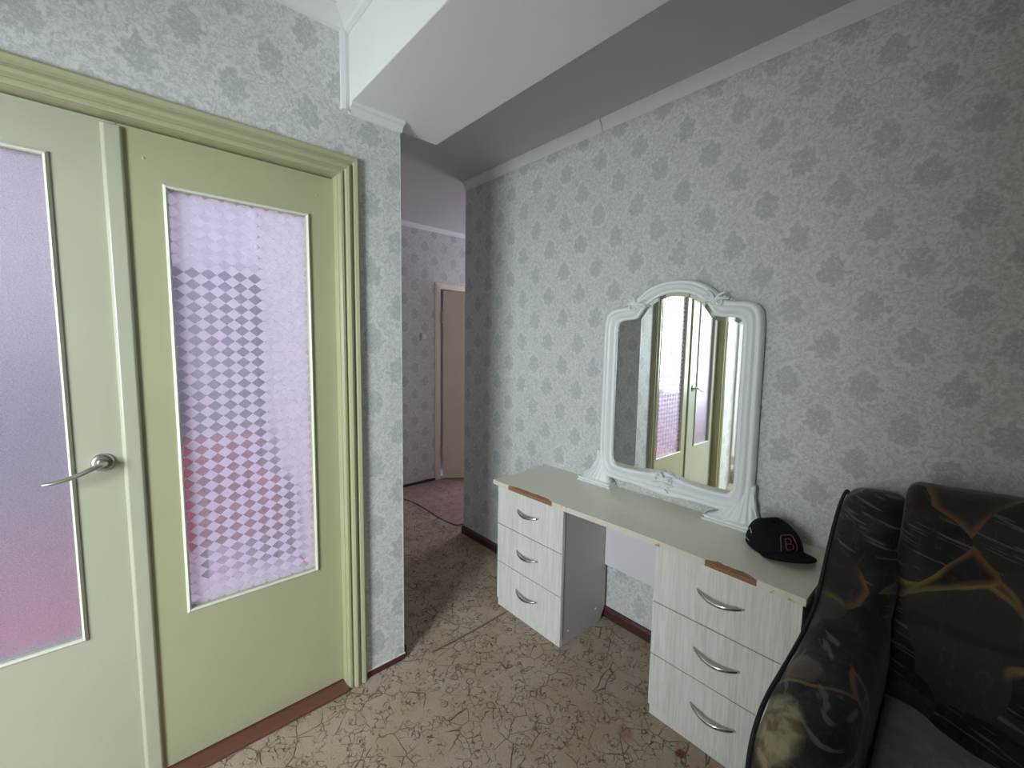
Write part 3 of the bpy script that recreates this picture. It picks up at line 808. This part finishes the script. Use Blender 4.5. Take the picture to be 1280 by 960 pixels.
# fluted flaring feet with stepped plinths
def foot(sgn, xi, xo):
    """xi inner end, xo outer end of the plinth, as offsets from the centre"""
    bm = bmesh.new()
    for k, (ins, z0, z1, dep) in enumerate(((0, .7505, .760, .046), (.010, .760, .767, .040), (.004, .767, .774, .043))):
        xa, xb = XC+sgn*(xi+ins), XC+sgn*(xo-ins); bx(bm, min(xa, xb), max(xa, xb), MY-.026, MY+dep, z0, z1)
    plin = done('plinth', bm, M['mirrorframe'], bevel=.002)
    bm = bmesh.new(); rings = []; N = 12; K = 40
    for i in range(N+1):
        t_ = i/N; z_ = .774+.165*t_
        xa = xi+.012+(.325-xi)*(t_**.55) if t_ < 1 else .325
        xb = .384+(xo-.012-.384)*(1-t_)**2.4
        dd = .036*(1-t_)**1.2+.012
        rg_ = []
        for k in range(K+1):
            u_ = k/K; fl = .0045*(abs(math.sin(u_*PI*6))-.4)*(1-.5*t_)
            rg_.append((XC+sgn*(xa+(xb-xa)*u_), MY+dd*math.sin(PI*(.08+.84*u_))**.5+fl, z_))
        rg_ += [(XC+sgn*xb, MY-.02, z_), (XC+sgn*xa, MY-.02, z_)]
        rings.append(rg_)
    loft(bm, rings)
    # edge scroll
    pts_ = []; rr_ = []
    for i in range(13):
        t_ = i/12; z_ = .776+.165*t_
        pts_.append((XC+sgn*(.384+(xo-.012-.384)*(1-t_)**2.4), MY+.012, z_)); rr_.append(.007+.003*math.sin(t_*PI*5))
    tube(bm, pts_, rr_, 8)
    ft_ = done('foot', bm, M['mirrorframe'], smooth=True)
    plin.parent = None
    return [plin, ft_]
feet = foot(1, .285, .500)+foot(-1, .195, .430)
adopt(mi, [frm, gl]+orn+feet)

# ------------------------------------------------------------------ cap
cp = empty('baseball_cap', (.52, -1.80, .75)); tag(cp, 'black baseball cap with red embroidered letter lying on the dressing table', 'cap')
cc = Vector((.480, -1.768, .752)); hd = Vector((-.77, .64, 0)).normalized(); sd_ = Vector((-hd.y, hd.x, 0))
def crown(a_, e_):
    """a azimuth from heading, e elevation 0..1"""
    r_ = .090*math.cos(e_*PI/2)**.62
    k = 1+.10*math.cos(a_)
    p = cc+hd*(r_*math.cos(a_)*1.18)+sd_*(r_*math.sin(a_)*.98)
    h_ = .100*math.sin(e_*PI/2)*(1-.10*math.cos(a_))
    h_ -= .012*math.exp(-((a_-PI)**2)/.5)*e_
    p.z += h_+.003*math.sin(a_*3+1)
    return p
bm = bmesh.new(); NA, NE = 48, 16
rings = [[crown(2*PI*k/NA, e/NE*.985) for k in range(NA)] for e in range(NE+1)]
loft(bm, rings)
cw = done('crown', bm, M['cap'], smooth=True)
bm = bmesh.new()     # brim
def brim(a_, t_):
    p0 = crown(a_, .03); d_ = (hd*math.cos(a_*.55)+sd_*math.sin(a_*.55)).normalized()
    L_ = .056*math.cos(a_/R(66)*PI/2)**.45 if abs(a_) < R(66) else 0
    p = p0+d_*L_*t_
    p.z = cc.z+.036*math.cos(a_/R(66)*PI/2)**1.1*(1-.35*t_)+.003
    return p
NB = 26; rings = []
for i in range(NB+1):
    a_ = -R(66)+R(132)*i/NB
    top_ = [brim(a_, t/8) for t in range(9)]
    rings.append(top_+[p-Vector((0, 0, .0035)) for p in top_[::-1]])
loft(bm, rings); br = done('brim', bm, M['cap'], smooth=True)
bm = bmesh.new(); bmesh.ops.create_uvsphere(bm, u_segments=10, v_segments=6, radius=.006, matrix=Matrix.Translation(crown(0, .985)+Vector((0, 0, .001))))
bt = done('button', bm, M['cap'], smooth=True)
# embroidered letter on the front of the crown, stitched as raised threads
def stitched(name, strokes, a_c, e_c, sa, se, rad, mat):
    bm = bmesh.new()
    for s_ in strokes:
        pts_ = []
        for j in range(len(s_)-1):
            for q in range(4):
                u_ = s_[j][0]+(s_[j+1][0]-s_[j][0])*q/4; v_ = s_[j][1]+(s_[j+1][1]-s_[j][1])*q/4; pts_.append((u_, v_))
        pts_.append(s_[-1])
        P_ = []
        for u_, v_ in pts_:
            p = crown(a_c+u_*sa, e_c+v_*se); n_ = (p-(cc+Vector((0, 0, .01)))).normalized(); P_.append(p+n_*.0012)
        tube(bm, P_, rad, 6)
    return done(name, bm, mat, smooth=True)
Bs = [[(-.45, -.7), (-.45, .7)], [(-.45, .7), (.15, .7), (.4, .55), (.4, .2), (.15, .02), (-.45, .02)], [(.15, .02), (.5, -.1), (.55, -.5), (.2, -.7), (-.45, -.7)]]
oth = chaikin([(-1, -1), (-1, .9), (-.7, 1.15), (.8, 1.15), (1.05, .9), (1.05, -1), (-1, -1)], 1)
ac_, ec_ = R(-6), .42
l1 = stitched('emblem', Bs, ac_, ec_, R(17), .20, .0021, M['thread_red']); l1['label'] = 'red embroidered letter B'
l2 = stitched('emblem_outline', [oth], ac_, ec_, R(19), .215, .0013, M['thread_pink']); l2['label'] = 'pinkish outline round the letter'
l3 = stitched('stitching', [[(-.6, -.7), (.5, -.6)]], R(-108), .25, R(20), .22, .0013, M['thread']); l3['label'] = 'white stitched line at the back'
l4 = stitched('stitching', [[(.6, .2), (0, .5), (-.5, .1), (-.6, -.2)]], R(-108), .28, R(20), .22, .0012, M['thread']); l4['label'] = 'white stitched arc at the back'
adopt(cp, [cw, br, bt, l1, l2, l3, l4])

# ------------------------------------------------------------------ sofa
def pillow(name, prof, x0, x1, r, mat, parent=None, puff=.0, sub=2, wob=.004):
    """closed profile in (y,z), swept in x with rounded ends"""
    n = len(prof); P_ = [Vector(p) for p in prof]
    area_ = sum(P_[i].x*P_[(i+1) % n].y-P_[(i+1) % n].x*P_[i].y for i in range(n))
    sg = 1 if area_ > 0 else -1
    nr = []
    for i in range(n):
        t_ = (P_[(i+1) % n]-P_[i-1]).normalized(); nr.append(Vector((t_.y, -t_.x))*sg)
    def rg(x_, ins):
        return [(x_, P_[i].x-nr[i].x*ins, P_[i].y-nr[i].y*ins) for i in range(n)]
    rings = []; S = 6
    for k in range(S+1):
        ph = PI/2*k/S; rings.append(rg(x0+r*(1-math.sin(ph)), r*(1-math.cos(PI/2-ph)) if False else r*(1-math.sin(ph))**1.0*0+r*(1-math.sin(math.acos(1-(1-math.cos(ph)))) if False else 1-math.sin(ph))))
    rings = []
    for k in range(S+1):
        ph = PI/2*k/S            # 0 at the end plane, 90deg at full section
        rings.append(rg(x0+r*(1-math.cos(ph)) if False else x0+r*(1-math.cos(ph)), r*(1-math.sin(ph))))
    mid = max(2, int((x1-x0-2*r)/.06))
    for k in range(1, mid):
        t_ = k/mid; rings.append(rg(x0+r+(x1-x0-2*r)*t_, -puff*math.sin(PI*t_)))
    for k in range(S, -1, -1):
        ph = PI/2*k/S; rings.append(rg(x1-r*(1-math.cos(ph)), r*(1-math.sin(ph))))
    bm = bmesh.new(); loft(bm, rings)
    for v in bm.verts:
        q = mnoise.noise_vector(v.co*9); v.co += q*wob
    return done(name, bm, mat, parent, smooth=True)
sf = empty('sofa', (-.5, -1.45, 0)); tag(sf, 'dark patchwork plush sofa with black brown and ochre print beside the drawer cabinet', 'sofa')
arm_prof = [(-1.885, .06), (-1.888, .5), (-1.885, .95), (-1.86, 1.025), (-1.80, 1.045), (-1.72, 1.02), (-1.65, .965), (-1.59, .905), (-1.545, .84), (-1.50, .775), (-1.43, .735), (-1.33, .715), (-1.2, .706), (-1.09, .700), (-1.02, .675), (-.975, .62), (-.965, .54), (-.985, .40), (-1.0, .2), (-1.0, .06)]
arm_prof = chaikin(arm_prof, 1, closed=True)
arm = pillow('armrest', arm_prof, .118, .292, .065, M['plush'], wob=.012)
back_prof = chaikin([(-1.885, .2), (-1.888, .6), (-1.885, .98), (-1.86, 1.07), (-1.80, 1.10), (-1.73, 1.09), (-1.67, 1.03), (-1.63, .95), (-1.60, .84), (-1.585, .77), (-1.592, .75), (-1.575, .72), (-1.55, .6), (-1.53, .48), (-1.54, .38), (-1.6, .2)], 1, closed=True)
bk = pillow('backrest', back_prof, -.62, .132, .035, M['plush'], puff=.012, wob=.006)
bk2 = pillow('backrest', back_prof, -1.38, -.625, .035, M['plush'], puff=.012, wob=.006)
seat_prof = chaikin([(-1.60, .22), (-1.60, .40), (-1.52, .435), (-1.3, .45), (-1.08, .44), (-1.0, .41), (-.975, .34), (-.985, .24)], 1, closed=True)
st1 = pillow('seat', seat_prof, -1.38, .125, .04, M['plush'], wob=.005)
base_prof = [(-1.87, .05), (-1.87, .24), (-1.0, .24), (-1.0, .05)]
bs = pillow('base', base_prof, -1.385, .28, .01, M['plush'], wob=0)
arm2 = pillow('armrest', arm_prof, -1.55, -1.385, .055, M['plush'], wob=.006)
fts = [box('leg', xx, xx+.05, yy, yy+.05, 0, .06, M['dark']) for xx in (-1.45, .2) for yy in (-1.84, -1.08)]
bm = bmesh.new()
pp = [(.2845, p[0], p[1]) for p in [(-1.85, .98), (-1.835, 1.010), (-1.79, 1.020), (-1.72, .998), (-1.655, .945), (-1.605, .885), (-1.56, .82), (-1.515, .752), (-1.44, .712), (-1.33, .692), (-1.2, .683), (-1.095, .677), (-1.035, .655), (-.995, .61), (-.985, .54), (-1.003, .40), (-1.018, .2), (-1.018, .07)]]
tube(bm, chaikin(pp, 2), .0055, 8); pip = done('piping', bm, M['piping'], smooth=True)
adopt(sf, [arm, bk, bk2, st1, bs, arm2, pip]+fts)

# blanket on the seat
bm = bmesh.new(); NX, NY = 44, 30; grid = []
for i in range(NX+1):
    row = []
    for j in range(NY+1):
        u_, v_ = i/NX, j/NY
        x_ = .118-.95*u_; y_ = -1.60+.66*v_
        x_ += -.02*v_*(1-u_); y_ += .03*math.sin(u_*7)*(1-v_)*.6
        z_ = .492+.022*math.sin(u_*9+v_*3)*.5+.035*math.exp(-((u_-.02)**2)/.01-((v_-.02)**2)/.06)
        z_ += mnoise.noise(Vector((x_*7, y_*7, 1)))*.018+mnoise.noise(Vector((x_*22, y_*14, 5)))*.006
        if v_ > .93: z_ -= (v_-.93)*1.1
        row.append(bm.verts.new((x_, y_, z_)))
    grid.append(row)
for i in range(NX):
    for j in range(NY): bm.faces.new((grid[i][j], grid[i+1][j], grid[i+1][j+1], grid[i][j+1]))
o = done('blanket', bm, M['fleece'], smooth=True)
s_ = o.modifiers.new('thick', 'SOLIDIFY'); s_.thickness = .012; s_.offset = -1
tag(o, 'rumpled grey fleece blanket spread on the sofa seat', 'blanket')
